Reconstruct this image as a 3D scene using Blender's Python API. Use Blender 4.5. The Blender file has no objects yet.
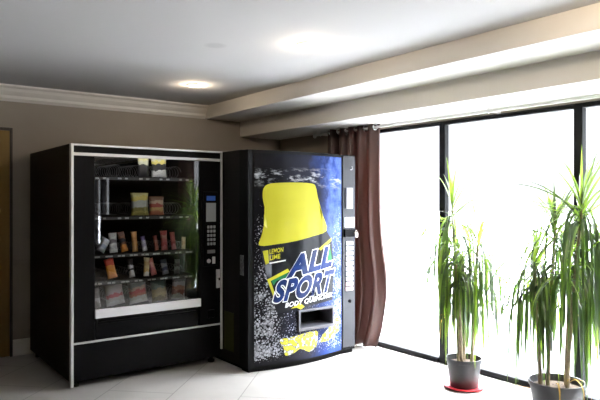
import bpy, bmesh, math, random
from mathutils import Vector, Matrix
random.seed(7)
S = bpy.context.scene
COL = S.collection
R = math.radians

# ------------------------------------------------------------------ materials
def mat(name):
    m = bpy.data.materials.new(name); m.use_nodes = True
    nt = m.node_tree
    for n in list(nt.nodes): nt.nodes.remove(n)
    out = nt.nodes.new('ShaderNodeOutputMaterial')
    return m, nt, out

def N(nt, t, **kw):
    n = nt.nodes.new(t)
    for k, v in kw.items():
        if k.startswith('i_'):
            n.inputs[k[2:].replace('_', ' ')].default_value = v
        else: setattr(n, k, v)
    return n

def rgba(c): return (c[0], c[1], c[2], 1)

def pbr(name, c, rough=.5, metal=0, spec=.5, noise=.0, scale=8, bump=0, coat=0, sheen=0, c2=None):
    m, nt, out = mat(name)
    b = N(nt, 'ShaderNodeBsdfPrincipled')
    b.inputs['Base Color'].default_value = rgba(c)
    b.inputs['Roughness'].default_value = rough
    b.inputs['Metallic'].default_value = metal
    b.inputs['Specular IOR Level'].default_value = spec
    b.inputs['Coat Weight'].default_value = coat
    b.inputs['Coat Roughness'].default_value = .04
    b.inputs['Sheen Weight'].default_value = sheen
    if noise or bump or c2:
        tc = N(nt, 'ShaderNodeTexCoord')
        nz = N(nt, 'ShaderNodeTexNoise'); nz.inputs['Scale'].default_value = scale
        nz.inputs['Detail'].default_value = 5
        nt.links.new(tc.outputs['Object'], nz.inputs['Vector'])
        if noise or c2:
            r = N(nt, 'ShaderNodeValToRGB')
            lo = c2 or tuple(max(0, v*(1-noise)) for v in c)
            hi = c if c2 else tuple(v*(1+noise) for v in c)
            r.color_ramp.elements[0].position = .3; r.color_ramp.elements[0].color = rgba(lo)
            r.color_ramp.elements[1].position = .7; r.color_ramp.elements[1].color = rgba(hi)
            nt.links.new(nz.outputs['Fac'], r.inputs['Fac'])
            nt.links.new(r.outputs['Color'], b.inputs['Base Color'])
        if bump:
            bp = N(nt, 'ShaderNodeBump'); bp.inputs['Strength'].default_value = bump
            bp.inputs['Distance'].default_value = .01
            nt.links.new(nz.outputs['Fac'], bp.inputs['Height'])
            nt.links.new(bp.outputs['Normal'], b.inputs['Normal'])
    nt.links.new(b.outputs[0], out.inputs[0])
    return m

def pane_mat(name, tint, refl):
    m, nt, out = mat(name)
    t = N(nt, 'ShaderNodeBsdfTransparent'); t.inputs[0].default_value = rgba(tint)
    g = N(nt, 'ShaderNodeBsdfGlossy'); g.inputs['Roughness'].default_value = 0.0
    # Schlick reflectance, the same from both faces of the thin pane
    ge = N(nt, 'ShaderNodeNewGeometry')
    d = N(nt, 'ShaderNodeVectorMath', operation='DOT_PRODUCT')
    nt.links.new(ge.outputs['Normal'], d.inputs[0]); nt.links.new(ge.outputs['Incoming'], d.inputs[1])
    def mth(op, u, v):
        n = N(nt, 'ShaderNodeMath', operation=op); n.use_clamp = (op != 'ABSOLUTE')
        for i, q in enumerate((u, v)):
            if isinstance(q, (int, float)): n.inputs[i].default_value = q
            else: nt.links.new(q, n.inputs[i])
        return n.outputs[0]
    p = mth('POWER', mth('SUBTRACT', 1.0, mth('ABSOLUTE', d.outputs['Value'], 0)), 5)
    a = N(nt, 'ShaderNodeMath', operation='ADD'); a.inputs[1].default_value = refl; a.use_clamp = True
    f = N(nt, 'ShaderNodeMath', operation='MULTIPLY'); f.inputs[1].default_value = .9; nt.links.new(p, f.inputs[0])
    x = N(nt, 'ShaderNodeMixShader')
    nt.links.new(f.outputs[0], a.inputs[0]); nt.links.new(a.outputs[0], x.inputs[0])
    nt.links.new(t.outputs[0], x.inputs[1]); nt.links.new(g.outputs[0], x.inputs[2])
    nt.links.new(x.outputs[0], out.inputs[0])
    return m

def emit(name, c, s):
    m, nt, out = mat(name)
    e = N(nt, 'ShaderNodeEmission'); e.inputs[0].default_value = rgba(c); e.inputs[1].default_value = s
    nt.links.new(e.outputs[0], out.inputs[0]); return m

def thin_cloth(name, c, tr, rough=.6, c2=None, scale=6, gloss=.12, mix=.4):
    """diffuse + translucent + a little gloss: leaves, curtains"""
    m, nt, out = mat(name)
    d = N(nt, 'ShaderNodeBsdfDiffuse'); t = N(nt, 'ShaderNodeBsdfTranslucent')
    g = N(nt, 'ShaderNodeBsdfGlossy'); g.inputs['Roughness'].default_value = rough
    d.inputs[0].default_value = rgba(c); t.inputs[0].default_value = rgba(tr)
    if c2:
        tc = N(nt, 'ShaderNodeTexCoord'); nz = N(nt, 'ShaderNodeTexNoise'); nz.inputs['Scale'].default_value = scale
        nt.links.new(tc.outputs['Object'], nz.inputs['Vector'])
        for sh, base, alt in ((d, c, c2[0]), (t, tr, c2[1])):
            r = N(nt, 'ShaderNodeValToRGB')
            r.color_ramp.elements[0].position = .35; r.color_ramp.elements[0].color = rgba(base)
            r.color_ramp.elements[1].position = .65; r.color_ramp.elements[1].color = rgba(alt)
            nt.links.new(nz.outputs['Fac'], r.inputs['Fac']); nt.links.new(r.outputs[0], sh.inputs[0])
    x = N(nt, 'ShaderNodeMixShader'); x.inputs[0].default_value = mix
    y = N(nt, 'ShaderNodeMixShader'); y.inputs[0].default_value = gloss
    nt.links.new(d.outputs[0], x.inputs[1]); nt.links.new(t.outputs[0], x.inputs[2])
    nt.links.new(x.outputs[0], y.inputs[1]); nt.links.new(g.outputs[0], y.inputs[2])
    nt.links.new(y.outputs[0], out.inputs[0]); return m

def tile_floor():
    m, nt, out = mat('floor_tile')
    b = N(nt, 'ShaderNodeBsdfPrincipled'); b.inputs['Roughness'].default_value = .38
    tc = N(nt, 'ShaderNodeTexCoord')
    mp = N(nt, 'ShaderNodeMapping'); mp.vector_type = 'POINT'
    mp.inputs['Rotation'].default_value = (0, 0, R(45)); mp.inputs['Location'].default_value = (.0, .0, 0)
    nt.links.new(tc.outputs['Object'], mp.inputs['Vector'])
    br = N(nt, 'ShaderNodeTexBrick'); br.offset = .5; br.offset_frequency = 2
    br.inputs['Color1'].default_value = (.50, .475, .455, 1); br.inputs['Color2'].default_value = (.47, .447, .428, 1)
    br.inputs['Mortar'].default_value = (.27, .255, .24, 1)
    br.inputs['Scale'].default_value = 1; br.inputs['Mortar Size'].default_value = .004
    br.inputs['Brick Width'].default_value = 1.0; br.inputs['Row Height'].default_value = .5
    br.inputs['Mortar Smooth'].default_value = .1
    # rotate the brick pattern so that its long joints run along world (1,1)
    mp.inputs['Rotation'].default_value = (0, 0, R(-45)); mp.inputs['Location'].default_value = (.3, .468, 0)
    nt.links.new(mp.outputs[0], br.inputs['Vector'])
    nz = N(nt, 'ShaderNodeTexNoise'); nz.inputs['Scale'].default_value = 3.5; nz.inputs['Detail'].default_value = 6
    nt.links.new(tc.outputs['Object'], nz.inputs['Vector'])
    r = N(nt, 'ShaderNodeValToRGB')
    r.color_ramp.elements[0].position = .3; r.color_ramp.elements[0].color = (.88, .88, .88, 1)
    r.color_ramp.elements[1].position = .7; r.color_ramp.elements[1].color = (1, 1, 1, 1)
    nt.links.new(nz.outputs['Fac'], r.inputs[0])
    mx = N(nt, 'ShaderNodeMixRGB', blend_type='MULTIPLY'); mx.inputs[0].default_value = 1
    nt.links.new(br.outputs['Color'], mx.inputs[1]); nt.links.new(r.outputs[0], mx.inputs[2])
    nt.links.new(mx.outputs[0], b.inputs['Base Color'])
    bp = N(nt, 'ShaderNodeBump'); bp.inputs['Strength'].default_value = .25; bp.inputs['Distance'].default_value = .004; bp.invert = True
    nt.links.new(br.outputs['Fac'], bp.inputs['Height']); nt.links.new(bp.outputs[0], b.inputs['Normal'])
    nt.links.new(b.outputs[0], out.inputs[0]); return m

def ceiling_mat():
    m, nt, out = mat('ceiling_paint')
    b = N(nt, 'ShaderNodeBsdfPrincipled'); b.inputs['Roughness'].default_value = .9
    tc = N(nt, 'ShaderNodeTexCoord')
    # a faint round stain, a water mark in the plaster
    d = N(nt, 'ShaderNodeVectorMath', operation='DISTANCE'); d.inputs[1].default_value = (1.95, 3.54, 2.44)
    nt.links.new(tc.outputs['Object'], d.inputs[0])
    r = N(nt, 'ShaderNodeValToRGB')
    r.color_ramp.elements[0].position = .045; r.color_ramp.elements[0].color = (.49, .48, .475, 1)
    r.color_ramp.elements[1].position = .085; r.color_ramp.elements[1].color = (.58, .567, .56, 1)
    nt.links.new(d.outputs['Value'], r.inputs[0]); nt.links.new(r.outputs[0], b.inputs['Base Color'])
    nt.links.new(b.outputs[0], out.inputs[0]); return m

def sign_mat():
    """printed water scene: black to deep blue with pale droplets, thickest low down and at the edges"""
    m, nt, out = mat('printed_water')
    b = N(nt, 'ShaderNodeBsdfPrincipled'); b.inputs['Roughness'].default_value = .25
    b.inputs['Specular IOR Level'].default_value = .1; b.inputs['Coat Weight'].default_value = .12; b.inputs['Coat Roughness'].default_value = .02
    tc = N(nt, 'ShaderNodeTexCoord'); sp = N(nt, 'ShaderNodeSeparateXYZ')
    nt.links.new(tc.outputs['Object'], sp.inputs[0])
    def mr(src, a, c, lo=0., hi=1.):
        n = N(nt, 'ShaderNodeMapRange'); n.inputs[1].default_value = a; n.inputs[2].default_value = c
        n.inputs[3].default_value = lo; n.inputs[4].default_value = hi; nt.links.new(src, n.inputs[0]); return n.outputs[0]
    def mth(op, a, c):
        n = N(nt, 'ShaderNodeMath', operation=op)
        for i, v in enumerate((a, c)):
            if isinstance(v, (int, float)): n.inputs[i].default_value = v
            else: nt.links.new(v, n.inputs[i])
        return n.outputs[0]
    X, Z = sp.outputs['X'], sp.outputs['Z']       # machine coordinates, x from the panel's middle
    nz = N(nt, 'ShaderNodeTexNoise'); nz.inputs['Scale'].default_value = 5; nz.inputs['Detail'].default_value = 6
    nt.links.new(tc.outputs['Object'], nz.inputs['Vector'])
    xr = mr(mth('ADD', X, mth('MULTIPLY', mth('SUBTRACT', nz.outputs['Fac'], .5), .5)), -.3, .42)
    ramp = N(nt, 'ShaderNodeValToRGB')
    e = ramp.color_ramp.elements
    e[0].position = 0; e[0].color = (.006, .006, .008, 1); e[1].position = 1; e[1].color = (.025, .06, .26, 1)
    k = e.new(.55); k.color = (.012, .014, .03, 1)
    nt.links.new(xr, ramp.inputs[0])
    # pale blue splash at the upper right
    nz2 = N(nt, 'ShaderNodeTexNoise'); nz2.inputs['Scale'].default_value = 9; nz2.inputs['Detail'].default_value = 8; nz2.inputs['Roughness'].default_value = .65
    mpz = N(nt, 'ShaderNodeMapping'); mpz.inputs['Scale'].default_value = (1, 1, .7)
    nt.links.new(tc.outputs['Object'], mpz.inputs[0]); nt.links.new(mpz.outputs[0], nz2.inputs['Vector'])
    reg = mth('MULTIPLY', mr(X, .12, .32), mr(Z, .5, 1.2))
    sm = mr(mth('ADD', nz2.outputs['Fac'], mth('MULTIPLY', reg, .16)), .55, .74)
    mixb = N(nt, 'ShaderNodeMixRGB'); mixb.inputs[2].default_value = (.08, .14, .40, 1)
    nt.links.new(mth('MULTIPLY', sm, reg), mixb.inputs[0]); nt.links.new(ramp.outputs[0], mixb.inputs[1])
    # surface splash line near the top
    nz3 = N(nt, 'ShaderNodeTexNoise'); nz3.inputs['Scale'].default_value = 14; nz3.inputs['Detail'].default_value = 7; nz3.inputs['Roughness'].default_value = .7
    mp3 = N(nt, 'ShaderNodeMapping'); mp3.inputs['Scale'].default_value = (.45, 1, 1.6)
    nt.links.new(tc.outputs['Object'], mp3.inputs[0]); nt.links.new(mp3.outputs[0], nz3.inputs['Vector'])
    band = mth('MULTIPLY', mr(Z, 1.50, 1.60), mr(Z, 1.69, 1.62))
    topm = mth('MULTIPLY', mr(nz3.outputs['Fac'], .52, .66), band)
    mixt = N(nt, 'ShaderNodeMixRGB'); mixt.inputs[2].default_value = (.55, .57, .62, 1)
    nt.links.new(topm, mixt.inputs[0]); nt.links.new(mixb.outputs[0], mixt.inputs[1])
    # droplets
    vo = N(nt, 'ShaderNodeTexVoronoi'); vo.inputs['Scale'].default_value = 66
    nt.links.new(tc.outputs['Object'], vo.inputs['Vector'])
    low = mr(Z, 1.15, .25, 0, .27)
    edge = mr(mth('ABSOLUTE', X, 0), .20, .40, 0, .29)
    edgez = mth('MULTIPLY', edge, mr(Z, 1.5, 1.1))
    nz4 = N(nt, 'ShaderNodeTexNoise'); nz4.inputs['Scale'].default_value = 6; nz4.inputs['Detail'].default_value = 4
    nt.links.new(tc.outputs['Object'], nz4.inputs['Vector'])
    fade = mr(Z, .06, .14)
    thr = mth('MULTIPLY', mth('MULTIPLY', mth('ADD', low, edgez), mr(nz4.outputs['Fac'], .33, .60, .35, 1.4)), fade)
    dm = N(nt, 'ShaderNodeMath', operation='LESS_THAN'); nt.links.new(vo.outputs['Distance'], dm.inputs[0])
    nt.links.new(mth('MULTIPLY', thr, 1.15), dm.inputs[1])
    dcol = N(nt, 'ShaderNodeMixRGB'); dcol.inputs[1].default_value = (.42, .43, .48, 1); dcol.inputs[2].default_value = (.34, .42, .85, 1)
    nt.links.new(xr, dcol.inputs[0])
    dark = N(nt, 'ShaderNodeMixRGB', blend_type='MULTIPLY'); dark.inputs[0].default_value = 1
    nt.links.new(dcol.outputs[0], dark.inputs[1]); nt.links.new(vo.outputs['Color'], dark.inputs[2])
    sat = N(nt, 'ShaderNodeRGBToBW'); nt.links.new(vo.outputs['Color'], sat.inputs[0])
    nt.links.new(sat.outputs[0], dark.inputs[2])
    mixd = N(nt, 'ShaderNodeMixRGB'); nt.links.new(dm.outputs[0], mixd.inputs[0])
    nt.links.new(mixt.outputs[0], mixd.inputs[1]); nt.links.new(dark.outputs[0], mixd.inputs[2])
    gain = N(nt, 'ShaderNodeMixRGB', blend_type='MULTIPLY'); gain.inputs[0].default_value = 0
    nt.links.new(mixd.outputs[0], gain.inputs[1])
    nt.links.new(gain.outputs[0], b.inputs['Base Color'])
    nt.links.new(b.outputs[0], out.inputs[0]); return m

def splash_yellow():
    m, nt, out = mat('printed_yellow_splash')
    b = N(nt, 'ShaderNodeBsdfPrincipled'); b.inputs['Roughness'].default_value = .25; b.inputs['Coat Weight'].default_value = .12
    tc = N(nt, 'ShaderNodeTexCoord'); vo = N(nt, 'ShaderNodeTexVoronoi'); vo.inputs['Scale'].default_value = 30
    nt.links.new(tc.outputs['Object'], vo.inputs['Vector'])
    r = N(nt, 'ShaderNodeValToRGB'); r.color_ramp.interpolation = 'CONSTANT'
    e = r.color_ramp.elements
    e[0].position = 0; e[0].color = (.5, .52, .45, 1); e[1].position = .07; e[1].color = (.46, .43, .025, 1)
    k = e.new(.55); k.color = (.10, .11, .09, 1)
    k = e.new(.66); k.color = (.5, .52, .45, 1)
    nt.links.new(vo.outputs['Distance'], r.inputs[0]); nt.links.new(r.outputs[0], b.inputs['Base Color'])
    nt.links.new(b.outputs[0], out.inputs[0]); return m

def packet_mat(name, cols):
    """printed wrapper: colour bands from bottom to top, broken up by small print"""
    m, nt, out = mat(name)
    b = N(nt, 'ShaderNodeBsdfPrincipled'); b.inputs['Roughness'].default_value = .28; b.inputs['Specular IOR Level'].default_value = .6
    tc = N(nt, 'ShaderNodeTexCoord'); sp = N(nt, 'ShaderNodeSeparateXYZ'); nt.links.new(tc.outputs['Generated'], sp.inputs[0])
    nz = N(nt, 'ShaderNodeTexNoise'); nz.inputs['Scale'].default_value = 26; nz.inputs['Detail'].default_value = 3
    nt.links.new(tc.outputs['Object'], nz.inputs['Vector'])
    a = N(nt, 'ShaderNodeMath', operation='MULTIPLY_ADD'); a.inputs[1].default_value = .42; a.inputs[2].default_value = -.21
    nt.links.new(nz.outputs['Fac'], a.inputs[0])
    s = N(nt, 'ShaderNodeMath', operation='ADD'); nt.links.new(a.outputs[0], s.inputs[0]); nt.links.new(sp.outputs['Z'], s.inputs[1])
    r = N(nt, 'ShaderNodeValToRGB'); r.color_ramp.interpolation = 'CONSTANT'
    e = r.color_ramp.elements; n = len(cols)
    e[0].position = 0; e[0].color = rgba(cols[0]); e[1].position = 1/n; e[1].color = rgba(cols[1 % n])
    for i in range(2, n):
        k = e.new(i/n); k.color = rgba(cols[i])
    nt.links.new(s.outputs[0], r.inputs[0]); nt.links.new(r.outputs[0], b.inputs['Base Color'])
    nt.links.new(b.outputs[0], out.inputs[0]); return m

M = dict(
    floor=tile_floor(), ceil=ceiling_mat(),
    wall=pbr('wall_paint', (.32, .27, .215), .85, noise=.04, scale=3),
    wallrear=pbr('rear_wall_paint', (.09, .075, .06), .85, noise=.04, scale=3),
    walldark=pbr('darkened_rear_wall', (.018, .012, .009), .7, spec=.2, noise=.3, scale=6),
    beam=pbr('beam_paint', (.77, .735, .685), .8, noise=.02, scale=4),
    crown=pbr('crown_paint', (.72, .67, .60), .6),
    door=pbr('ochre_door', (.27, .155, .03), .5, noise=.12, scale=3),
    doorframe=pbr('dark_door_frame', (.05, .035, .022), .5),
    black=pbr('black_powder_coat', (.003, .003, .0036), .42, spec=.09, noise=.1, scale=30, bump=.03),
    blackside=pbr('black_side_panel', (.006, .005, .0045), .55, spec=.18, noise=.1, scale=30, bump=.03),
    gloss_black=pbr('gloss_black', (.003, .003, .004), .3, spec=.08),
    inside=pbr('black_liner', (.004, .004, .004), .7, spec=.1),
    silver=pbr('silver_edging', (.62, .62, .62), .38, metal=.55),
    white=pbr('white_plastic', (.85, .85, .87), .4),
    chrome=pbr('chrome', (.8, .8, .8), .2, metal=1),
    grey=pbr('mid_grey_plastic', (.20, .20, .21), .45),
    strip=pbr('dark_grey_panel', (.026, .028, .034), .35, noise=.08, scale=20),
    key=pbr('grey_key', (.30, .31, .33), .4),
    lcd=pbr('blue_display', (.05, .12, .45), .15),
    screen=pbr('grey_screen', (.30, .32, .32), .12),
    red=pbr('red_plastic', (.55, .02, .03), .4),
    pink=pbr('pink_button', (.80, .52, .55), .4),
    yellow=pbr('printed_yellow', (.46, .44, .035), .25, noise=.05, scale=4, coat=.12, spec=.1),
    sticker=pbr('yellow_sticker', (.035, .033, .005), .6, spec=.2),
    greysticker=pbr('grey_sticker', (.10, .10, .105), .5, noise=.6, scale=60),
    band=pbr('printed_charcoal', (.012, .013, .016), .22, noise=.15, scale=10, coat=.12, spec=.1),
    navy=pbr('printed_navy', (.014, .035, .15), .22, coat=.12, spec=.1, c2=(.006, .012, .045), scale=7),
    pwhite=pbr('printed_white', (.78, .80, .80), .25, coat=.12, spec=.1),
    green=pbr('printed_green', (.02, .16, .06), .25, coat=.12, spec=.1),
    frame=pbr('black_aluminium', (.008, .008, .009), .55, spec=.12),
    glass=pane_mat('window_glass', (.985, .99, .995), .02),
    vglass=pane_mat('machine_glass', (.94, .95, .96), .085),
    curtain=thin_cloth('brown_satin', (.105, .056, .048), (.20, .092, .076), .42, gloss=.05, mix=.35),
    pot=pbr('dark_grey_pot', (.016, .0165, .019), .5, noise=.1, scale=20),
    soil=pbr('potting_soil', (.06, .04, .025), 1, noise=.5, scale=60, bump=.8),
    stem=pbr('pale_cane', (.42, .33, .22), .8, c2=(.22, .17, .11), scale=22, bump=.4),
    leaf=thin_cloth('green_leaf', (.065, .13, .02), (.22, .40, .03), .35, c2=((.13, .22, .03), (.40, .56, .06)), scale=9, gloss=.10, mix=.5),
    leafshade=thin_cloth('deep_green_shaded_leaf', (.014, .032, .010), (.035, .08, .012), .35, c2=((.04, .08, .016), (.12, .22, .025)), scale=9, gloss=.10, mix=.5),  # deeper green leaves, also carrying painted shade inside the crowns
    dry=thin_cloth('dry_leaf', (.45, .30, .08), (.5, .3, .06), .6, gloss=.03),
    dryb=thin_cloth('brown_dry_leaf', (.16, .09, .04), (.10, .05, .02), .7, gloss=.02),
    yleaf=thin_cloth('yellow_leaf', (.50, .34, .03), (.60, .38, .03), .5, gloss=.05),
    lens=emit('lamp_lens', (1, .88, .72), 16),
    ring=pbr('white_lamp_ring', (.8, .78, .75), .5),
    ground=pbr('pavement', (.20, .205, .215), .9, noise=.05, scale=.5),
    water=sign_mat(), ysplash=splash_yellow(),
)

# ------------------------------------------------------------------ mesh helpers
class MB:
    def __init__(s): s.bm = bmesh.new()
    def box(s, x0, x1, y0, y1, z0, z1, bev=0, seg=2):
        t = bmesh.new()
        bmesh.ops.create_cube(t, size=1)
        for v in t.verts:
            v.co = Vector(((x0+x1)/2+v.co.x*(x1-x0), (y0+y1)/2+v.co.y*(y1-y0), (z0+z1)/2+v.co.z*(z1-z0)))
        if bev: bmesh.ops.bevel(t, geom=list(t.edges), offset=bev, segments=seg, profile=.5, affect='EDGES')
        s.join(t); return s
    def join(s, t):
        me = bpy.data.meshes.new('t'); t.to_mesh(me); t.free(); s.bm.from_mesh(me); bpy.data.meshes.remove(me)
    def tube(s, pts, r, n=10, cap=True):
        pts = [Vector(p) for p in pts]; rs = r if isinstance(r, (list, tuple)) else [r]*len(pts)
        rings = []; prev = None
        for i, p in enumerate(pts):
            d = (pts[min(i+1, len(pts)-1)]-pts[max(i-1, 0)]).normalized()
            if prev is None:
                a = d.orthogonal().normalized()
            else:
                a = (prev - d*prev.dot(d)).normalized()
            prev = a; b = d.cross(a)
            rings.append([s.bm.verts.new(p+(a*math.cos(2*math.pi*k/n)+b*math.sin(2*math.pi*k/n))*rs[i]) for k in range(n)])
        for q in range(len(rings)-1):
            for k in range(n):
                s.bm.faces.new((rings[q][k], rings[q][(k+1) % n], rings[q+1][(k+1) % n], rings[q+1][k]))
        if cap:
            s.bm.faces.new(rings[0][::-1]); s.bm.faces.new(rings[-1])
        return s
    def lathe(s, prof, n=40, c=(0, 0, 0), close=False):
        rings = [[s.bm.verts.new((c[0]+r*math.cos(2*math.pi*k/n), c[1]+r*math.sin(2*math.pi*k/n), c[2]+z)) for k in range(n)] for r, z in prof]
        for q in range(len(rings)-1):
            for k in range(n):
                s.bm.faces.new((rings[q][k], rings[q][(k+1) % n], rings[q+1][(k+1) % n], rings[q+1][k]))
        if close: s.bm.faces.new(rings[0][::-1]); s.bm.faces.new(rings[-1])
        return s
    def prism(s, poly, axis, a, b):
        """extrude a 2-D polygon along an axis"""
        def P(u, v, w):
            return {'x': (w, u, v), 'y': (u, w, v), 'z': (u, v, w)}[axis]
        lo = [s.bm.verts.new(P(u, v, a)) for u, v in poly]; hi = [s.bm.verts.new(P(u, v, b)) for u, v in poly]
        n = len(poly)
        for k in range(n): s.bm.faces.new((lo[k], lo[(k+1) % n], hi[(k+1) % n], hi[k]))
        s.bm.faces.new(lo[::-1]); s.bm.faces.new(hi); return s
    def build(s, name, m, parent=None, smooth=False, loc=None):
        bmesh.ops.recalc_face_normals(s.bm, faces=list(s.bm.faces))
        me = bpy.data.meshes.new(name); s.bm.to_mesh(me); s.bm.free()
        if m: me.materials.append(m)
        if smooth:
            for p in me.polygons: p.use_smooth = True
        o = bpy.data.objects.new(name, me); COL.objects.link(o)
        if smooth and smooth != 'all':
            mod = None
            me.set_sharp_from_angle(angle=R(35))
        if parent:
            o.parent = parent
            o.matrix_parent_inverse = Matrix.Translation(parent.matrix_world_loc).inverted() if False else Matrix()
        if loc: o.location = loc
        return o

def tag(o, label, cat, group=None):
    o['label'] = label; o['category'] = cat
    if group: o['group'] = group
    return o
def thing(name, label, cat, loc, group=None):
    o = bpy.data.objects.new(name, None); COL.objects.link(o); o.location = loc
    o.empty_display_size = .1
    return tag(o, label, cat, group)
def struct(o): o['kind'] = 'structure'; return o
def copy_tree(o, parent=None):
    c = o.copy(); COL.objects.link(c)
    if parent: c.parent = parent
    for ch in list(o.children): copy_tree(ch, c)
    return c

# ------------------------------------------------------------------ the room
XW, YB, XL, YF, H = 4.12, 5.90, -.85, -4.60, 2.44
struct(MB().box(XL-.1, XW+.1, YF-.1, YB+.1, -.12, 0).build('floor', M['floor']))
struct(MB().box(XL-.1, XW+.1, YF-.1, YB+.1, H, H+.12).build('ceiling', M['ceil']))
struct(MB().box(XL-.1, XW+.1, YB, YB+.1, 0, H).build('wall_back', M['wall']))
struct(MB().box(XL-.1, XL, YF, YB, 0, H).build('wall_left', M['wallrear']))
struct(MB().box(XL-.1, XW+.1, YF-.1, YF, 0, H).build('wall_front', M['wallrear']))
WH = 2.09                                  # window head
w = MB()
w.box(XW, XW+.1, YF, YB, WH, H)            # over the windows
w.box(XW, XW+.1, 4.66, YB, 0, WH)          # behind the drink machine
struct(w.build('wall_right', M['wall']))
w = MB()                                   # rear wall behind the camera, coloured near black to darken the glass reflection
w.box(XW, XW+.1, -2.61, .77, 0, WH)
w.box(XW, XW+.1, -3.12, -3.08, 0, WH)
w.box(XW, XW+.1, YF, -3.60, 0, WH)
for a, b_, zs in ((-3.08, -2.61, 1.08), (-3.60, -3.12, .47)):
    w.box(XW, XW+.1, a, b_, 0, zs); w.box(XW, XW+.1, a, b_, 1.88, WH)
struct(w.build('wall_right_rear', M['walldark']))

# two stepped beams along the window side
struct(MB().box(3.12, XW, YF, YB, 2.30, H, .004).build('trim_1', M['beam']))
struct(MB().box(3.567, XW, YF, YB, 2.13, 2.30, .004).build('trim_2', M['beam']))
# crown moulding on the back wall
prof = [(YB, 2.44), (YB-.085, 2.44), (YB-.085, 2.425), (YB-.075, 2.415), (YB-.062, 2.41), (YB-.05, 2.385), (YB-.035, 2.365), (YB-.022, 2.35), (YB-.022, 2.325), (YB-.012, 2.315), (YB, 2.30)]
struct(MB().prism(prof, 'x', XL, 3.12).build('trim_3', M['crown']))
prof = [(YB, .82), (YB-.012, .82), (YB-.02, .835), (YB-.02, .855), (YB-.012, .865), (YB, .865)]
struct(MB().prism(prof, 'x', 1.174, XW).build('trim_4', M['wall']))
prof = [(YB, 0), (YB-.016, 0), (YB-.016, .12), (YB-.010, .14), (YB, .145)]
struct(MB().prism(prof, 'x', 1.174, XW).build('baseboard_back', M['crown']))
# ochre door in a dark frame at the left end of the back wall
fr = MB().box(1.150, 1.172, YB-.03, YB, 0, 2.06, .004).box(.20, .25, YB-.03, YB, 0, 2.06, .004).box(.25, 1.150, YB-.03, YB, 2.035, 2.06, .004)
fr = struct(fr.build('trim_5', M['doorframe']))
d = MB().box(.252, 1.148, YB-.022, YB, .008, 2.033, .003)
for z0, z1 in ((.2, .95), (1.1, 1.85)):
    for x0, x1 in ((.36, .64), (.75, 1.03)): d.box(x0, x1, YB-.030, YB-.02, z0, z1, .006)
d = struct(d.build('door_1', M['door']))
MB().lathe([(.0, 0), (.026, .0), (.026, .008), (.010, .012), (.010, .035), (.024, .042), (.028, .055), (.022, .068), (0, .072)], 20).build('door_knob', M['chrome'], d, smooth=True)
d.children[0].rotation_euler = (R(90), 0, 0); d.children[0].location = (.32, YB-.022, 1.0)

# window bays: black frame with glass; bays are 1.21 m
edges = [.80, 2.20, 3.41, 4.62]
for i in range(3):
    a, b_ = edges[i], edges[i+1]
    f = MB()
    f.box(XW-.03, XW+.024, a-.032, a+.032, 0.0, WH, .004)          # mullion
    if i == 2: f.box(XW-.03, XW+.024, b_-.032, b_+.04, 0.0, WH, .004)
    f.box(XW-.045, XW+.024, a+.032, b_-.032, 0.0, .045, .004)       # sill rail
    f.box(XW-.03, XW+.024, a+.032, b_-.032, WH-.035, WH, .004)      # head rail
    o = struct(f.build('window_%d' % (3-i), M['frame']))
    MB().box(XW+.010, XW+.018, a+.030, b_-.030, .040, WH-.03).build('glass_pane', M['glass'], o)
for i, (a, b_, zs) in enumerate(((-3.08, -2.61, 1.08), (-3.60, -3.12, .47))):
    f = MB()
    f.box(XW-.01, XW+.06, a, a+.025, zs, 1.88).box(XW-.01, XW+.06, b_-.025, b_, zs, 1.88)
    f.box(XW-.01, XW+.06, a+.025, b_-.025, zs, zs+.03).box(XW-.01, XW+.06, a+.025, b_-.025, 1.85, 1.88)
    o = struct(f.build('window_%d' % (4+i), M['frame']))
    MB().box(XW+.010, XW+.018, a+.02, b_-.02, zs+.02, 1.86).build('glass_pane', M['glass'], o)

# ground outside
struct(MB().box(XW+.1, 60, -45, 60, -.2, -.06).build('ground', M['ground']))

# ------------------------------------------------------------------ ceiling lights
def downlight(x, y, label, power=2.0):
    t = thing('ceiling_light', label, 'ceiling light', (x, y, H), 'recessed ceiling lights')
    MB().lathe([(.048, -.004), (.052, -.012), (.066, -.010), (.075, -.004), (.076, 0), (.048, 0)], 32).build('trim_ring', M['ring'], t, smooth=True)
    MB().lathe([(.0, -.010), (.02, -.0095), (.038, -.007), (.048, -.003)], 32).build('lamp_lens', M['lens'], t, smooth=True)
    l = bpy.data.lights.new('downlight', 'POINT'); l.energy = power; l.color = (1, .82, .60); l.shadow_soft_size = .035
    lo = bpy.data.objects.new('downlight', l); COL.objects.link(lo); lo.location = (x, y, H-.05)
downlight(2.47, 4.86, 'round recessed ceiling light nearer the back wall, above the machines')
downlight(2.42, 3.14, 'round recessed ceiling light farther from the back wall, in the middle of the ceiling')

downlight(2.43, 1.40, 'added fill light in the form of a round recessed ceiling light, overhead near the camera, out of view', 7)  # fill lamp added out of view to brighten the beams and room
downlight(2.43, -.40, 'added fill light in the form of a round recessed ceiling light, behind the camera, out of view', 7)  # second added fill lamp, also out of view

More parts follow.
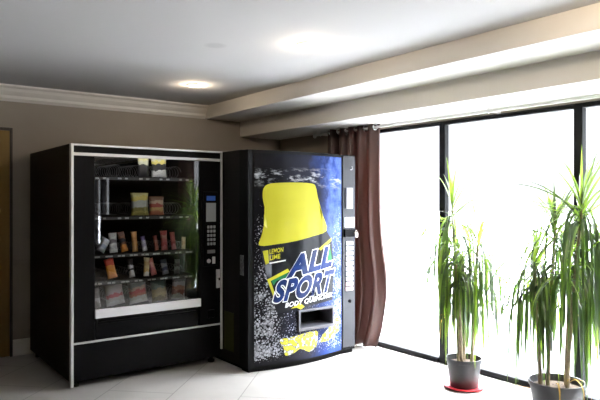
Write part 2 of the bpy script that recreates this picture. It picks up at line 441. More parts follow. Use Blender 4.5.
# ------------------------------------------------------------------ snack vending machine
SX, SY = 1.942, 4.57
snack = thing('snack_vending_machine', 'black glass-front snack vending machine with silver edging and keypad, standing left of the drink machine', 'vending machine', (SX, SY, 0))
def sp(name, mb, m, parent=None, smooth=False):       # build in world numbers, shift into the machine's frame
    bmesh.ops.translate(mb.bm, verts=list(mb.bm.verts), vec=(-SX, -SY, 0))
    return mb.build(name, m, parent or snack, smooth)
x0, x1 = 1.304, 2.584
gx0, gx1 = 1.485, 2.372                                # glass
c = MB()
c.box(x0, x0+.04, SY+.035, 5.81, .055, 1.83, .004)
c.box(x1-.04, x1, SY+.035, 5.81, .055, 1.83, .004)
c.box(x0+.04, x1-.04, 5.77, 5.81, .055, 1.83)
c.box(x0+.04, x1-.04, SY+.035, 5.77, 1.79, 1.83)
c.box(x0+.04, x1-.04, SY+.035, 5.77, .055, .09)
sp('cabinet', c, M['blackside'])
l = MB()
l.box(gx0-.03, gx0-.015, SY+.04, 5.4, .50, 1.785).box(gx1+.015, gx1+.03, SY+.04, 5.4, .50, 1.785)
l.box(gx0-.015, gx1+.015, 5.38, 5.40, .50, 1.785).box(gx0-.015, gx1+.015, SY+.04, 5.38, .50, .515)
sp('interior_liner', l, M['inside'])
d = MB()
d.box(x0+.012, gx0, SY, SY+.035, .335, 1.757, .003)           # left stile
d.box(gx1, x1-.012, SY, SY+.035, .335, 1.757, .003)           # right column
d.box(x0+.012, x1-.012, SY, SY+.035, 1.757, 1.822, .003)      # header
d.box(gx0, gx1, SY, SY+.035, .335, .345); d.box(gx0, gx1, SY, SY+.035, .488, .515)
sp('door', d, M['black'])
sp('lower_panel', MB().box(x0+.012, x1-.012, SY, SY+.035, .06, .333, .003), M['black'])
e = MB()
e.box(x0, x0+.022, SY-.008, SY+.034, .02, 1.83, .003); e.box(x1-.020, x1, SY-.008, SY+.034, .12, 1.83, .003)
e.box(x0+.022, x1-.02, SY-.006, SY+.004, 1.815, 1.83, .002); e.box(x0+.022, x1-.02, SY-.006, SY+.004, 1.742, 1.765, .002)
e.box(x0+.022, x1-.02, SY-.006, SY+.004, .332, .347, .002)
sp('edge_trim', e, M['silver'])
sp('glass_pane', MB().box(gx0, gx1, SY+.010, SY+.016, .512, 1.757), M['vglass'])
sp('ledge', MB().box(gx0, gx1, SY-.016, SY+.004, .511, .578, .003), M['white'])
dd = sp('delivery_door', MB().box(gx0+.01, gx1-.01, SY+.020, SY+.034, .347, .486), M['gloss_black'])
sp('door_lip', MB().box(gx0+.03, gx1-.03, SY+.008, SY+.022, .46, .478, .003), M['black'], dd)
cp = sp('control_panel', MB().box(2.400, 2.534, SY-.014, SY+.004, .845, 1.480, .005), M['gloss_black'])
sp('display', MB().box(2.425, 2.508, SY-.018, SY-.013, 1.405, 1.445, .002), M['lcd'], cp)
sp('screen', MB().box(2.420, 2.514, SY-.017, SY-.013, 1.225, 1.385, .002), M['screen'], cp)
for r_ in range(5):
    for q in range(3):
        kx, kz = 2.430+q*.029, 1.180-r_*.036
        sp('key', MB().box(kx, kx+.021, SY-.019, SY-.013, kz-.012, kz+.012, .003), M['key'], cp)
sp('bill_slot', MB().box(2.430, 2.505, SY-.020, SY-.013, .955, .985, .003), M['grey'], cp)
b = MB().lathe([(0, 0), (.018, 0), (.018, .006), (.013, .009), (0, .009)], 16)
bmesh.ops.rotate(b.bm, verts=list(b.bm.verts), cent=(0, 0, 0), matrix=Matrix.Rotation(R(90), 3, 'X'))
bmesh.ops.translate(b.bm, verts=list(b.bm.verts), vec=(2.445, SY-.013, .890))
sp('return_button', b, M['silver'], cp)
sp('coin_slot', MB().box(2.478, 2.506, SY-.020, SY-.013, .865, .925, .003), M['silver'], cp)
lk = sp('lock_plate', MB().box(2.522, 2.558, SY-.012, SY+.002, .652, .812, .004), M['silver'])
b = MB().lathe([(0, 0), (.012, 0), (.012, .01), (.008, .012), (0, .012)], 16)
bmesh.ops.rotate(b.bm, verts=list(b.bm.verts), cent=(0, 0, 0), matrix=Matrix.Rotation(R(90), 3, 'X'))
bmesh.ops.translate(b.bm, verts=list(b.bm.verts), vec=(2.540, SY-.012, .73))
sp('lock_barrel', b, M['chrome'], lk)
sp('coin_return', MB().box(2.44, 2.51, SY-.006, SY+.002, .40, .47, .006), M['gloss_black'])
for fx in (x0+.06, x1-.06):
    for fy in (SY+.09, 5.74):
        sp('foot', MB().lathe([(0, 0), (.03, 0), (.03, .02), (.016, .025), (.016, .07), (0, .07)], 16, (fx, fy, 0)), M['blackside'], None, True)
trays = [1.600, 1.283, .982, .772, .552]
columns = [5, 5, 9, 8, 5]
pstrip = pbr('price_strip', (.03, .03, .03), .4)
tagw = pbr('price_tag', (.42, .42, .41), .5)
for z, nc in zip(trays, columns):
    t = MB().box(gx0-.010, gx1+.010, 4.70, 5.34, z-.012, z)
    t.box(gx0-.010, gx1+.010, 4.70, 4.706, z-.034, z-.012)
    t = sp('shelf_tray', t, M['inside'])
    s = sp('price_strip', MB().box(gx0, gx1, 4.694, 4.699, z-.030, z-.006), pstrip, t)
    cw = (gx1-gx0)/nc
    g = MB()
    for q in range(nc):
        for h in (.25, .58):
            g.box(gx0+cw*(q+h), gx0+cw*(q+h)+.022+.012*random.random(), 4.692, 4.6945, z-.024, z-.012)
    sp('price_tags', g, tagw, t)['kind'] = 'stuff'
    for q in range(nc):
        rr = .030 if nc > 6 else .05
        cx = gx0+cw*(q+.5)
        pts = [(cx+rr*math.cos(a*R(30)), 4.86+a*.0045, z+.004+rr+rr*math.sin(a*R(30))) for a in range(85)]
        sp('coil', MB().tube(pts, .0016, 5), M['grey'], t, True)
# dim glowing tube added at the top of the display to light the packets
tl = MB()
tl.tube([(gx0+.06, 4.66, 1.775), (gx1-.06, 4.66, 1.775)], .010, 10)
sp('fill_tube', tl, emit('fill_tube_glow', (1, .95, .88), 6.0), None, True)

# snacks: printed pillow packets, each a thing of its own
def packet(name, label, cat, cx, w_, z0, h_, cols, tilt=0, th=.03, y=4.775, lean=4, crimp=.012):
    b = bmesh.new(); nu, nv = 10, 14
    def P(u, v, sgn):
        uu, vv = u*2-1, v*2-1
        k = max(0, (1-uu**4)*(1-abs(vv)**3))**.6
        wr = .004*math.sin(v*37+u*9)*k
        wid = w_*(.92+.08*abs(vv)**2)
        zz = math.copysign(abs(vv), vv)
        yy = sgn*(th*k/2+wr*.4)
        if abs(vv) > .86: yy = .0012*sgn+.0018*math.sin(u*60)
        return (uu*wid/2, yy, (zz+1)/2*h_)
    for sgn in (-1, 1):
        g = [[b.verts.new(P(i/nu, j/nv, sgn)) for i in range(nu+1)] for j in range(nv+1)]
        for j in range(nv):
            for i in range(nu):
                q = (g[j][i], g[j][i+1], g[j+1][i+1], g[j+1][i])
                b.faces.new(q if sgn < 0 else q[::-1])
    bmesh.ops.remove_doubles(b, verts=list(b.verts), dist=.0004)
    mb = MB(); mb.bm.free(); mb.bm = b
    o = mb.build(name, packet_mat('wrapper_'+name, cols), None, 'all')
    # lowest corner rests on the tray
    o.rotation_euler = (R(-lean), R(tilt), 0)
    dz = abs(math.sin(R(tilt)))*w_/2
    o.location = (cx, y, z0+dz+.001)
    return tag(o, label, cat, 'snack packets in the glass-front machine')
W_, K_, Y_, O_, R_, P_ = (.62, .62, .63), (.02, .02, .025), (.62, .52, .10), (.62, .22, .03), (.42, .035, .03), (.50, .13, .12)
T = trays
packet('chip_bag', 'small cream and black chip bag on the top shelf, left one', 'snack', 1.955, .10, T[0], .17, [K_, K_, K_, (.5, .5, .36), (.55, .52, .25)])
packet('chip_bag', 'large chip bag with yellow top and white foot on the top shelf', 'snack', 2.093, .14, T[0], .17, [W_, (.55, .56, .56), K_, K_, Y_, (.6, .58, .4)])
packet('chip_bag', 'yellow and pale green chip bag on the second shelf', 'snack', 1.923, .155, T[1], .185, [(.45, .40, .12), (.25, .22, .06), (.42, .45, .40), (.40, .43, .38), Y_, (.60, .56, .22)], th=.045)
packet('chip_bag', 'red and tan chip bag on the second shelf, right of the yellow bag', 'snack', 2.070, .135, T[1], .155, [(.35, .10, .04), (.40, .25, .08), (.28, .03, .02), (.40, .30, .2), (.20, .10, .06)], th=.045)
packet('snack_packet', 'round white and blue packet at the left end of the third shelf', 'snack', 1.592, .068, T[2], .115, [(.55, .58, .62), (.35, .40, .48), W_, (.58, .6, .66)], 30, .05)
packet('candy_bar', 'wide silver white packet on the third shelf beside the round one', 'snack', 1.703, .068, T[2], .160, [W_, (.45, .45, .47), W_, (.25, .22, .25), W_, (.5, .5, .52)], -3)
packet('candy_bar', 'brown bar with orange foot on the third shelf', 'snack', 1.795, .058, T[2], .165, [O_, O_, (.16, .06, .03), K_, (.22, .09, .04), (.12, .05, .03)], -12)
packet('candy_bar', 'orange tan bar standing on the third shelf', 'snack', 1.882, .050, T[2], .165, [(.62, .34, .10), (.62, .30, .06), (.55, .24, .05), (.66, .32, .07)], -3)
packet('candy_bar', 'violet and white short bar on the third shelf', 'snack', 1.968, .045, T[2], .125, [W_, (.35, .32, .42), (.45, .43, .5), (.10, .07, .20)], -10)
packet('candy_bar', 'narrow brown red bar on the third shelf, left of the wide pink red bar', 'snack', 2.072, .038, T[2], .125, [(.30, .12, .07), (.28, .09, .06), (.34, .16, .1), (.22, .05, .04)], -8)
packet('candy_bar', 'wide pink red bar on the third shelf', 'snack', 2.140, .062, T[2], .165, [(.52, .18, .17), (.46, .10, .09), P_, (.55, .24, .19), (.42, .07, .06)], -2)
packet('candy_bar', 'dark red and pink bar on the third shelf, right of the wide pink red one', 'snack', 2.228, .046, T[2], .150, [(.50, .18, .20), (.30, .05, .05), (.38, .08, .07), (.34, .06, .05)], -6)
packet('candy_bar', 'cream bar at the right end of the third shelf', 'snack', 2.315, .038, T[2], .105, [(.58, .45, .26), (.5, .35, .18), (.55, .42, .25)], 4)
packet('candy_bar', 'bright orange bar with red top on the fourth shelf', 'snack', 1.695, .080, T[3], .160, [O_, (.72, .30, .03), (.70, .26, .02), O_, (.48, .04, .02), (.50, .05, .03)], -12)
packet('candy_bar', 'black and white bar on the fourth shelf beside the bright orange one', 'snack', 1.857, .052, T[3], .150, [W_, (.5, .5, .5), K_, W_, K_, K_], -8)
packet('candy_bar', 'cream and yellow bar with white foot on the fourth shelf', 'snack', 1.977, .052, T[3], .155, [(.6, .58, .5), (.60, .42, .16), (.62, .50, .25), (.50, .36, .15), (.62, .5, .28)], 4)
packet('candy_bar', 'pink bar leaning on the fourth shelf', 'snack', 2.048, .052, T[3], .145, [P_, (.50, .14, .16), (.56, .22, .22), P_], -14)
packet('candy_bar', 'navy blue bar with pale print on the fourth shelf', 'snack', 2.152, .062, T[3], .130, [(.25, .25, .32), (.05, .06, .12), (.30, .30, .36), (.03, .04, .09)], -10)
packet('candy_bar', 'dark grey bar at the right end of the fourth shelf', 'snack', 2.254, .048, T[3], .125, [(.10, .10, .10), (.22, .22, .22), (.06, .06, .06), (.16, .17, .16)], 3)
packet('pastry_bag', 'dim grey pastry bag at the left end of the lowest shelf', 'snack', 1.560, .08, T[4], .155, [(.16, .14, .13), (.30, .29, .28), (.08, .06, .06), (.12, .10, .10)], -4)
packet('pastry_bag', 'white pastry bag with a red patch low on its face, lowest shelf', 'snack', 1.722, .155, T[4], .185, [W_, (.55, .50, .48), (.45, .08, .09), (.48, .40, .40), (.42, .38, .38), (.35, .30, .31)], -8, .05)
packet('pastry_bag', 'white and red pastry bag with a broad red middle, lowest shelf', 'snack', 1.915, .160, T[4], .190, [W_, (.52, .48, .44), (.45, .12, .06), (.48, .05, .04), (.45, .28, .20), (.18, .20, .18), (.3, .32, .3)], -6, .05)
packet('pastry_bag', 'olive brown pastry bag on the lowest shelf', 'snack', 2.100, .145, T[4], .180, [(.16, .12, .05), (.30, .24, .10), (.22, .17, .07), (.06, .10, .08), (.08, .13, .11)], -4, .05)
packet('pastry_bag', 'pale grey and red pastry bag at the right end of the lowest shelf', 'snack', 2.262, .130, T[4], .185, [(.40, .40, .36), (.20, .06, .04), (.40, .20, .14), (.45, .42, .42), (.14, .14, .15)], 6, .05)

# ------------------------------------------------------------------ drink vending machine with bulged printed front
XC, HW, BU, Y0 = 3.107, .478, .065, 4.15
def surf(X):
    t = (X-XC)/HW
    return Y0-(BU*(1-t*t) if abs(t) < 1 else 0)
drink = thing('drink_vending_machine', 'black drink vending machine with yellow bottle graphic on its bulged front, beside the brown curtain', 'vending machine', (XC, Y0, 0))
def dp(name, mb, m, parent=None, smooth=False):
    bmesh.ops.translate(mb.bm, verts=list(mb.bm.verts), vec=(-XC, -Y0, 0))
    return mb.build(name, m, parent or drink, smooth)
dp('cabinet', MB().box(2.600, 3.800, 4.285, 5.35, .03, 1.83, .006), M['blackside'])
HX0, HX1, HZ0, HZ1 = 3.050, 3.425, .318, .458          # delivery opening
def front_grid(xs, zs, off):
    """bulged sheet following the front, with a hole at the delivery opening"""
    b = MB(); g = {}
    def V(i, j):
        if (i, j) not in g: g[i, j] = b.bm.verts.new((xs[i], surf(xs[i])-off, zs[j]))
        return g[i, j]
    for i in range(len(xs)-1):
        for j in range(len(zs)-1):
            mx, mz = (xs[i]+xs[i+1])/2, (zs[j]+zs[j+1])/2
            if HX0 < mx < HX1 and HZ0 < mz < HZ1: continue
            b.bm.faces.new((V(i, j), V(i+1, j), V(i+1, j+1), V(i, j+1)))
    return b
def xs_between(a, b_, n=34):
    return sorted(set([a+(b_-a)*i/n for i in range(n+1)]+[v for v in (HX0, HX1, XC-HW, XC+HW) if a < v < b_]))
# door: bulged sheet closed at the sides, top and bottom
xs = xs_between(2.585, 3.745); zs = [.035, HZ0, HZ1, 1.822]
b = front_grid(xs, zs, 0)
bnd = [(x, surf(x)) for x in xs]
for z in (zs[0], zs[-1]):
    vs = [b.bm.verts.new((x, y, z)) for x, y in bnd]+[b.bm.verts.new((3.745, 4.284, z)), b.bm.verts.new((2.585, 4.284, z))]
    b.bm.faces.new(vs)
for x in (2.585, 3.745):
    b.bm.faces.new([b.bm.verts.new(p) for p in ((x, Y0, .035), (x, 4.284, .035), (x, 4.284, 1.822), (x, Y0, 1.822))])
b.bm.faces.new([b.bm.verts.new(p) for p in ((2.585, 4.284, .035), (3.745, 4.284, .035), (3.745, 4.284, 1.822), (2.585, 4.284, 1.822))])
bmesh.ops.remove_doubles(b.bm, verts=list(b.bm.verts), dist=.0002)
dp('door', b, M['black'], None, True)
# kick base
base = MB()
base.prism([(2.60, 4.27)]+[(x, surf(x)+.02) for x in xs_between(2.60, 3.735, 20)]+[(3.735, 4.27)], 'z', .0, .034)
base.box(2.62, 3.78, 4.30, 5.33, 0, .034)
dp('kick_base', base, M['inside'])
panel = dp('sign_panel', front_grid(xs_between(2.640, 3.575), [.050]+[HZ0, HZ1]+[.7, 1.0, 1.3, 1.55, 1.795], .006), M['water'], None, 'all')

def on_front(b, off):
    """cut the flat artwork at many x and press it onto the bulged front (b has x, z in verts)"""
    for i in range(1, 24):
        x = 2.64+(3.575-2.64)*i/24
        bmesh.ops.bisect_plane(b, geom=list(b.verts)+list(b.edges)+list(b.faces), dist=1e-5, plane_co=(x, 0, 0), plane_no=(1, 0, 0))
    for v in b.verts: v.co.y = surf(v.co.x)-off
def art(name, polys, m, off, hole=True):
    mb = MB(); b = mb.bm
    for p in polys:
        f = b.faces.new([b.verts.new((x, 0, z)) for x, z in p])
    bmesh.ops.triangulate(b, faces=list(b.faces))
    if hole:
        for co, no in (((HX0, 0, 0), (1, 0, 0)), ((HX1, 0, 0), (1, 0, 0)), ((0, 0, HZ0), (0, 0, 1)), ((0, 0, HZ1), (0, 0, 1))):
            bmesh.ops.bisect_plane(b, geom=list(b.verts)+list(b.edges)+list(b.faces), dist=1e-5, plane_co=co, plane_no=no)
        bad = [f for f in b.faces if HX0 < f.calc_center_median().x < HX1 and HZ0 < f.calc_center_median().z < HZ1]
        bmesh.ops.delete(b, geom=bad, context='FACES')
    on_front(b, off)
    return dp(name, mb, m, panel, 'all')
def catmull(p, n=5):
    o = []
    for i in range(len(p)):
        a, b_, c_, d_ = (Vector(p[(i+k) % len(p)]) for k in (-1, 0, 1, 2))
        for k in range(n):
            t = k/n
            v = .5*((2*b_)+(c_-a)*t+(2*a-5*b_+4*c_-d_)*t*t+(3*b_-a-3*c_+d_)*t**3)
            o.append((v.x, v.y))
    return o
art('bottle_graphic', [catmull([(2.708, 1.447), (2.716, 1.505), (2.751, 1.538), (2.822, 1.551), (3.013, 1.558), (3.184, 1.552), (3.23, 1.527), (3.253, 1.44), (3.277, 1.362), (3.327, 1.256), (3.365, 1.14), (3.184, 1.095), (3.013, 1.063), (2.84, 1.044), (2.682, 1.037), (2.699, 1.119), (2.725, 1.233), (2.733, 1.315), (2.716, 1.389)], 3)], M['yellow'], .0085)
art('label_band', [[(2.682, 1.037), (2.84, 1.044), (3.013, 1.063), (3.184, 1.095), (3.365, 1.14), (3.432, 1.058), (3.46, 0.832), (3.446, 0.521), (3.172, 0.501), (2.963, 0.48), (2.84, 0.466), (2.777, 0.629), (2.725, 0.855)]], M['band'], .008)
art('yellow_splash', [catmull([(2.858, 0.248), (2.963, 0.253), (3.096, 0.27), (3.242, 0.275), (3.253, 0.204), (3.23, 0.138), (3.161, 0.106), (3.064, 0.146), (3.003, 0.121), (2.915, 0.108), (2.896, 0.177)], 3)], M['ysplash'], .008)
art('yellow_splash', [[(3.425, 0.31), (3.474, 0.338), (3.539, 0.378), (3.539, 0.228), (3.46, 0.197), (3.391, 0.164), (3.265, 0.167), (3.314, 0.229), (3.38, .27)]], M['ysplash'], .008)
art('green_shape', [[(3.322, 0.972), (3.405, 1.022), (3.439, 0.862), (3.34, 0.842)]], M['green'], .0095)
art('green_shape', [[(2.777, 0.753), (2.934, 0.81), (2.934, 0.76), (2.831, 0.741), (2.804, 0.702)]], M['green'], .0095)
for poly in ([(3.265, 0.987), (3.432, 1.076), (3.432, 1.049), (3.29, 0.968)], [(2.799, 0.615), (2.746, 0.755), (2.934, 0.835), (2.953, 0.809), (2.777, 0.742), (2.822, 0.617)], [(2.963, 0.497), (3.054, 0.539), (3.107, 0.499), (3.064, 0.478), (3.023, 0.499)]):
    art('yellow_edging', [poly], M['yellow'], .010)
art('flavour_block', [[(2.708, 0.991), (2.755, 0.998), (2.761, 0.89), (2.733, 0.879)]], M['yellow'], .010)

def lettering(name, text, quad, m, off, grow=0.0, weight=.012):
    """text filling a quad (bl, br, tr, tl) of the front"""
    cu = bpy.data.curves.new('tmp', 'FONT'); cu.body = text; cu.size = 1; cu.offset = weight; cu.space_character = 1.06; cu.resolution_u = 5
    o = bpy.data.objects.new('tmp', cu); COL.objects.link(o)
    me = o.to_mesh(depsgraph=None) if False else None
    dg = bpy.context.evaluated_depsgraph_get(); me = bpy.data.meshes.new_from_object(o.evaluated_get(dg))
    bpy.data.objects.remove(o); bpy.data.curves.remove(cu)
    # the quad belongs to the plain letters: measure them without the outline's growth
    xsv = [v.co.x for v in me.vertices]; ysv = [v.co.y for v in me.vertices]
    ax, bx, ay, by = min(xsv)+grow, max(xsv)-grow, min(ysv)+grow, max(ysv)-grow
    mb = MB(); b = mb.bm; b.from_mesh(me); bpy.data.meshes.remove(me)
    bl, br, tr, tl_ = (Vector(q) for q in quad)
    for v in b.verts:
        u, w2 = (v.co.x-ax)/(bx-ax), (v.co.y-ay)/(by-ay)
        p = bl*(1-u)*(1-w2)+br*u*(1-w2)+tr*u*w2+tl_*(1-u)*w2
        v.co = (p.x, 0, p.y)
    on_front(b, off)
    return dp(name, mb, m, panel, 'all')
QA = [(2.914, 0.750), (3.425, 0.822), (3.480, 1.018), (2.972, 0.942)]
QS = [(2.786, 0.554), (3.405, 0.597), (3.474, 0.800), (2.842, 0.742)]
lettering('lettering_outline', 'ALL', QA, M['pwhite'], .011, .035, .085)
lettering('lettering', 'ALL', QA, M['navy'], .0125, 0, .050)
lettering('lettering_outline', 'SPORT', QS, M['pwhite'], .0135, .035, .082)
lettering('lettering', 'SPORT', QS, M['navy'], .015, 0, .047)
lettering('lettering', 'BODY QUENCHER', [(2.905, 0.502), (3.432, 0.545), (3.446, 0.592), (2.915, 0.551)], M['pwhite'], .0145, 0, .03)
lettering('lettering', 'LEMON', [(2.765, 0.963), (2.891, 0.979), (2.893, 1.017), (2.767, 1.003)], M['yellow'], .011, 0, .03)
lettering('lettering', 'LIME', [(2.768, 0.912), (2.863, 0.925), (2.863, 0.964), (2.768, 0.951)], M['yellow'], .011, 0, .03)
art('small_print', [[(2.768, 0.883), (2.915, 0.901), (2.915, 0.911), (2.768, 0.893)]], M['pwhite'], .010)

# delivery opening
v = MB()
fx0, fx1, fz0, fz1 = HX0-.020, HX1+.016, HZ0-.022, HZ1+.016
yb = 4.280
def ring_part(xa, xb, za, zb): v.box(xa, xb, min(surf(xa), surf(xb))-.030, yb, za, zb, .003)
ring_part(fx0, HX0, fz0, fz1); ring_part(HX1, fx1, fz0, fz1)
v.box(HX0, HX1, surf(HX0)-.028, yb, fz0, HZ0, .003); v.box(HX0, HX1, surf(HX0)-.028, yb, HZ1, fz1, .003)
vo = dp('delivery_opening', v, pbr('opening_grey', (.10, .10, .115), .4))
dp('recess_back', MB().box(HX0, HX1, 4.268, 4.2835, HZ0, HZ1), M['inside'], vo)
# control strip down the right
cs = dp('control_strip', MB().box(3.592, 3.742, Y0-.010, Y0+.002, .060, 1.812, .004), M['strip'])
ba = dp('bill_acceptor', MB().box(3.622, 3.700, Y0-.030, Y0-.008, 1.330, 1.520, .006), pbr('pale_grey_plastic', (.55, .55, .57), .4), cs)
for z in (1.36, 1.47):
    dp('bill_slot', MB().box(3.635, 3.688, Y0-.033, Y0-.029, z, z+.012, .001), M['gloss_black'], ba) if False else None
dc = dp('instruction_card', MB().box(3.614, 3.735, Y0-.013, Y0-.009, 1.158, 1.252, .002), pbr('white_card', (.70, .71, .73), .5), cs)
dp('money_latch', MB().box(3.600, 3.735, Y0-.030, Y0-.008, 1.070, 1.145, .006), M['gloss_black'], cs)
pk = MB().box(3.712, 3.748, Y0-.048, Y0-.031, 1.065, 1.110, .004)
pk.tube([(3.720+.010*(1-math.cos(a*R(15))), Y0-.040, 1.110+.022*math.sin(a*R(15))) for a in range(13)], .003, 8)
dp('padlock', pk, pbr('padlock_metal', (.72, .60, .56), .35, metal=.4), cs)
for k in range(10):
    z = 1.030-k*.0465
    bt = MB().box(3.625, 3.712, Y0-.022, Y0-.008, z-.034, z, .005)
    dp('selection_button', bt, M['pink'] if k in (8, 9) else (M['white'] if k == 4 else pbr('button_white', (.62, .63, .66), .35)), cs)
b = MB().lathe([(0, 0), (.016, 0), (.016, .008), (.010, .010), (0, .010)], 20)
bmesh.ops.rotate(b.bm, verts=list(b.bm.verts), cent=(0, 0, 0), matrix=Matrix.Rotation(R(90), 3, 'X'))
bmesh.ops.translate(b.bm, verts=list(b.bm.verts), vec=(3.677, Y0-.009, .482))
dp('key_lock', b, M['gloss_black'], cs, True)
mk = MB()
mk.tube([(3.690+.018*math.cos(R(a)), Y0-.0115, 1.705+.018*math.sin(R(a))) for a in range(-120, 70, 15)], .002, 6)
dp('moon_mark', mk, M['silver'], cs)
dp('side_label', MB().box(2.581, 2.5855, 4.215, 4.270, .79, .956), M['greysticker'])
dp('warning_sticker', MB().box(2.597, 2.6005, 4.40, 4.56, .12, .45), M['sticker'])

# ------------------------------------------------------------------ curtain rod and curtains
rod = thing('curtain_rod', 'slim white curtain rod running above the windows', 'curtain rod', (3.985, 2.8, 2.10))
MB().tube([(0, -2.35, 0), (0, 2.25, 0)], .011, 14).build('pole', M['ring'], rod, True)
for s_ in (-2.35, 2.25):
    MB().lathe([(0, -.03), (.014, -.026), (.02, -.01), (.02, .01), (.012, .02), (0, .03)], 16, (0, s_, 0)).build('finial', M['ring'], rod, True)
for y in (.06, -1.75, 2.15):
    br = MB().box(.012, .135, y-.006, y+.006, -.006, .006).box(.125, .135, y-.014, y+.014, -.03, .03)
    br.tube([(0, y, -.018), (0, y, .030)], .006, 8)
    br.build('bracket', M['ring'], rod)
def curtain(name, label, y0, y1, side, seed):
    rnd = random.Random(seed)
    t = thing(name, label, 'curtain', (3.985, y0 if side > 0 else y1, 0))
    cy = y0 if side > 0 else y1
    b = MB(); nu, nv = 150, 40; folds = 5.5
    ph = rnd.random()
    Z0, Z1 = .012, 2.155
    def P(u, v):
        z = Z0+(Z1-Z0)*v
        low = 1-v
        # the free edge swells out low down and tucks back in at the hem
        swell = .10*math.exp(-((low-.74)/.20)**2)-.05*max(0, (low-.88)/.12)**2
        yy = (1-u)*(-swell)+u*(y1-y0)
        amp = (.058+.016*math.sin(u*9+v*2))
        a = u*folds*2*math.pi+ph+.5*math.sin(v*3+u*4)*low
        xx = amp*math.sin(a)*(.8+.35*math.sin(u*13+seed))+.010*math.sin(3*a+v*7)*low
        yy += .018*math.cos(a*2)*low
        xx += -.015*low*math.sin(u*5)
        return Vector((xx-.02*low, yy*side, z))
    g = [[b.bm.verts.new(P(i/nu, j/nv)) for i in range(nu+1)] for j in range(nv+1)]
    for j in range(nv):
        for i in range(nu): b.bm.faces.new((g[j][i], g[j][i+1], g[j+1][i+1], g[j+1][i]))
    o = b.build('fabric', M['curtain'], t, 'all')
    md = o.modifiers.new('thickness', 'SOLIDIFY'); md.thickness = .003
    for k in range(int(folds*2)):
        u = (k+.5)/(folds*2)
        yy = u*(y1-y0)*side
        gm = MB()
        pts = [(.026*math.cos(R(a)), 0, .026*math.sin(R(a))) for a in range(0, 361, 20)]
        gm.tube(pts, .006, 8, False)
        q = gm.build('grommet', M['chrome'], t, True); q.location = (0, yy, 2.10); q.rotation_euler = (0, 0, R(18*(1 if k % 2 else -1)))
    return t
curtain('curtain', 'brown satin curtain hanging beside the drink machine', 4.09, 4.82, 1, 3)
curtain('curtain', 'brown satin curtain at the far window end, mirrored in the snack machine glass', .80, 1.25, -1, 5)

# ------------------------------------------------------------------ potted dracaenas
def leaf_strip(b, base, az, el, ln, wd, droop, rnd, fast=0):
    """an arching strap leaf; el = start elevation, droop pulls it down along its length"""
    n = 11
    p = Vector(base); rows = []
    e = el; tw = rnd.uniform(-.25, .25)
    for i in range(n+1):
        t = i/n
        d = Vector((math.cos(az)*math.cos(e), math.sin(az)*math.cos(e), math.sin(e)))
        side = Vector((-math.sin(az), math.cos(az), 0))
        up = side.cross(d)*-1
        ww = wd*.5*(min(1, .45+t*3.2))*(1-max(0, (t-.35)/.65)**1.6)+.0006
        s2 = (side*math.cos(tw*t*2)+up*math.sin(tw*t*2))
        rows.append((b.verts.new(p-s2*ww+up*ww*.35), b.verts.new(p), b.verts.new(p+s2*ww+up*ww*.35)))
        p = p+d*(ln/n)
        e = max(R(-87), e-droop/n*((1+1.2*t) if not fast else 3.2*math.exp(-3*t)))
    for i in range(n):
        for k in (0, 1):
            b.faces.new((rows[i][k], rows[i][k+1], rows[i+1][k+1], rows[i+1][k]))

def crown(parent, c, rnd, n_up, n_mid, n_hang, ln, hang_z, spread=1.0, wd=.024, dark=.5, lim=None):
    """one head of leaves: young ones upright, older ones arching, the oldest hanging down the cane"""
    for mname, part in (('leaf', 0), ('leafshade', 1)):
        b = MB()
        for kind, n in (('up', n_up), ('mid', n_mid), ('hang', n_hang)):
            for k in range(n):
                isdark = rnd.random() < {'up': .1, 'mid': dark*.8, 'hang': dark+.18}[kind]  # hanging leaves take the shade-toned colour most often
                az = rnd.uniform(0, 2*math.pi)
                L_ = ln*rnd.uniform(.75, 1.1); W2 = wd*rnd.uniform(.7, 1.2)
                if kind == 'up': a = (Vector(c)+Vector((0, 0, rnd.uniform(0, .03))), az, R(rnd.uniform(60, 86)), L_*.58, W2*.9, R(rnd.uniform(5, 30)))
                elif kind == 'mid': a = (Vector(c)-Vector((0, 0, rnd.uniform(0, .10))), az, R(rnd.uniform(-5, 55)), L_*.86*spread, W2*.75, R(rnd.uniform(5, 70)))
                else: a = (Vector(c)-Vector((0, 0, rnd.uniform(.0, hang_z))), az, R(rnd.uniform(-20, 50)), L_*1.15, W2*.82, R(rnd.uniform(105, 160)))
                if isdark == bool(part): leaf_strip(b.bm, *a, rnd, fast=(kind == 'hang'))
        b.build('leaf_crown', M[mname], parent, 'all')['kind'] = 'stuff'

def plant(label, loc, rad, hgt, canes, seed, dry):
    rnd = random.Random(seed)
    t = thing('potted_dracaena', label, 'potted plant', loc)
    r = rad
    MB().lathe([(0, 0), (r*.76, 0), (r*.79, .006), (r*.95, hgt*.86), (r*1.0, hgt*.87), (r*1.01, hgt*.985), (r*.985, hgt), (r*.95, hgt*.99), (r*.93, hgt*.86), (r*.90, hgt*.80)], 48).build('pot', M['pot'], t, True)
    MB().lathe([(r*.92, hgt*.80), (r*.7, hgt*.83), (r*.35, hgt*.85), (0.001, hgt*.84)], 32).build('soil', M['soil'], t, True)
    for (bx, by, hx, hy, hz, spec) in canes:
        pts = []; n = 9
        for i in range(n+1):
            q = i/n
            wob = .012*math.sin(q*7+seed+bx*30)
            pts.append((bx+(hx-bx)*q**1.3+wob, by+(hy-by)*q**1.3+wob*.6, hgt*.78+(hz-hgt*.78)*q))
        MB().tube(pts, [.013-.004*i/n+.001*(i % 2) for i in range(n+1)], 9).build('cane', M['stem'], t, True)
        crown(t, (hx, hy, hz), rnd, **spec)
    for (p, az, el, ln, wd, dr, mk_) in dry:
        b = MB(); leaf_strip(b.bm, p, az, el, ln, wd, dr, rnd); b.build('dry_leaf', M[mk_], t, 'all')
    return t
LP = (3.70, 2.875, .018)
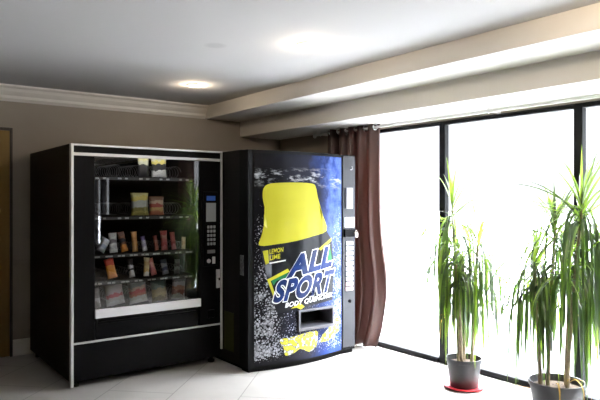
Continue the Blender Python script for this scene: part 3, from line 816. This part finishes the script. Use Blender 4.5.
plant('tall potted dracaena in a grey pot on a red saucer, left of the two plants', LP, .132, .215, [
    (-.02, .03, -.01, .100, 1.32, dict(n_up=9, n_mid=14, n_hang=76, ln=.66, hang_z=.50, wd=.020)),
    (.03, -.05, .02, -.110, 1.06, dict(n_up=9, n_mid=16, n_hang=60, ln=.60, hang_z=.34, wd=.020)),
    (-.05, -.02, -.08, .010, .92, dict(n_up=4, n_mid=6, n_hang=44, ln=.46, hang_z=.20, wd=.022)),
    (.05, .04, .07, .060, .84, dict(n_up=3, n_mid=4, n_hang=34, ln=.42, hang_z=.18, wd=.020)),
    ], 11, [((-.06, .05, .52), R(120), R(20), .30, .014, R(140), 'dry'), ((-.03, .08, .50), R(95), R(10), .26, .012, R(150), 'dry')])
MB().lathe([(0, 0), (.12, 0), (.150, .012), (.156, .022), (.150, .022), (.118, .010), (0, .010)], 48).build('saucer', M['red'], None, True, (LP[0], LP[1], .001))
tag(bpy.data.objects['saucer'], 'red plastic saucer on the floor under the left plant pot', 'saucer')
bpy.data.objects['potted_dracaena'].location.z = .0115
RP = (3.65, 2.105, .0115)
plant('large potted dracaena with bushy crowns in a dark pot, right of the two plants', RP, .172, .235, [
    (.02, -.06, .00, -.165, 1.34, dict(n_up=12, n_mid=44, n_hang=76, ln=.74, hang_z=.46, wd=.022, dark=.6)),
    (-.02, .05, .00, .010, 1.22, dict(n_up=14, n_mid=20, n_hang=22, ln=.52, hang_z=.25, wd=.022)),
    (-.04, .09, -.04, .130, .98, dict(n_up=10, n_mid=30, n_hang=60, ln=.60, hang_z=.26, wd=.021, dark=.6)),
    (.06, -.03, .06, -.060, .98, dict(n_up=4, n_mid=10, n_hang=54, ln=.58, hang_z=.25, wd=.024, dark=.65)),
    ], 23, [((.03, -.09, .72), R(-60), R(-60), .42, .022, R(25), 'yleaf'), ((-.02, -.08, .25), R(-110), R(40), .30, .010, R(170), 'dry'), ((-.06, -.10, .24), R(-70), R(50), .28, .009, R(170), 'dry'), ((-.09, -.05, .24), R(-140), R(30), .22, .009, R(150), 'dry')])
MB().lathe([(0, 0), (.145, 0), (.185, .012), (.192, .024), (.186, .024), (.143, .010), (0, .010)], 48).build('saucer', M['pot'], None, True, (RP[0], RP[1], .001))
tag(bpy.data.objects['saucer.001'], 'dark saucer on the floor under the right plant pot', 'saucer')
# fallen dry leaf by the window rail
b = MB(); leaf_strip(b.bm, (0, 0, 0), R(-95), R(4), .36, .022, R(3), random.Random(4))
o = b.build('fallen_leaf', M['dryb'], None, 'all', (4.035, 2.66, .006)); tag(o, 'brown fallen leaf on the floor along the window rail between the plants', 'leaf')

# ------------------------------------------------------------------ light
wd = bpy.data.worlds.new('sky'); S.world = wd; wd.use_nodes = True
nt = wd.node_tree; bg = nt.nodes['Background']
# overcast sky: dim at the horizon, bright where the sun stands behind the cloud high up
bg.inputs[0].default_value = (.92, .955, 1.0, 1)
tc = N(nt, 'ShaderNodeTexCoord'); sx = N(nt, 'ShaderNodeSeparateXYZ'); nt.links.new(tc.outputs['Generated'], sx.inputs[0])
mr = N(nt, 'ShaderNodeMapRange', interpolation_type='SMOOTHSTEP')
mr.inputs[1].default_value = .22; mr.inputs[2].default_value = .80; mr.inputs[3].default_value = .75; mr.inputs[4].default_value = 30
nt.links.new(sx.outputs['Z'], mr.inputs[0]); nt.links.new(mr.outputs[0], bg.inputs[1])

sl = bpy.data.lights.new('sun', 'SUN'); sl.energy = 8; sl.angle = R(3); sl.color = (1, .97, .92)
so = bpy.data.objects.new('sun', sl); COL.objects.link(so); so.location = (-4, 0, 12)
so.rotation_euler = Vector((.5, .22, -.84)).to_track_quat('-Z', 'Y').to_euler()     # high over the building, onto the pavement outside

cam = bpy.data.cameras.new('camera'); cam.sensor_width = 36; cam.lens = 36
co = bpy.data.objects.new('camera', cam); COL.objects.link(co)
co.location = (0, 0, 1.41); co.rotation_euler = (R(90), 0, -math.atan2(.6, .8))
cam.clip_end = 200; S.camera = co
S.view_settings.view_transform = 'Standard'; S.view_settings.look = 'None'
S.view_settings.gamma = 1; S.view_settings.exposure = 1.35
S.view_settings.use_curve_mapping = False
S.cycles.max_bounces = 10; S.cycles.diffuse_bounces = 6; S.cycles.transparent_max_bounces = 24
S.cycles.sample_clamp_indirect = 6
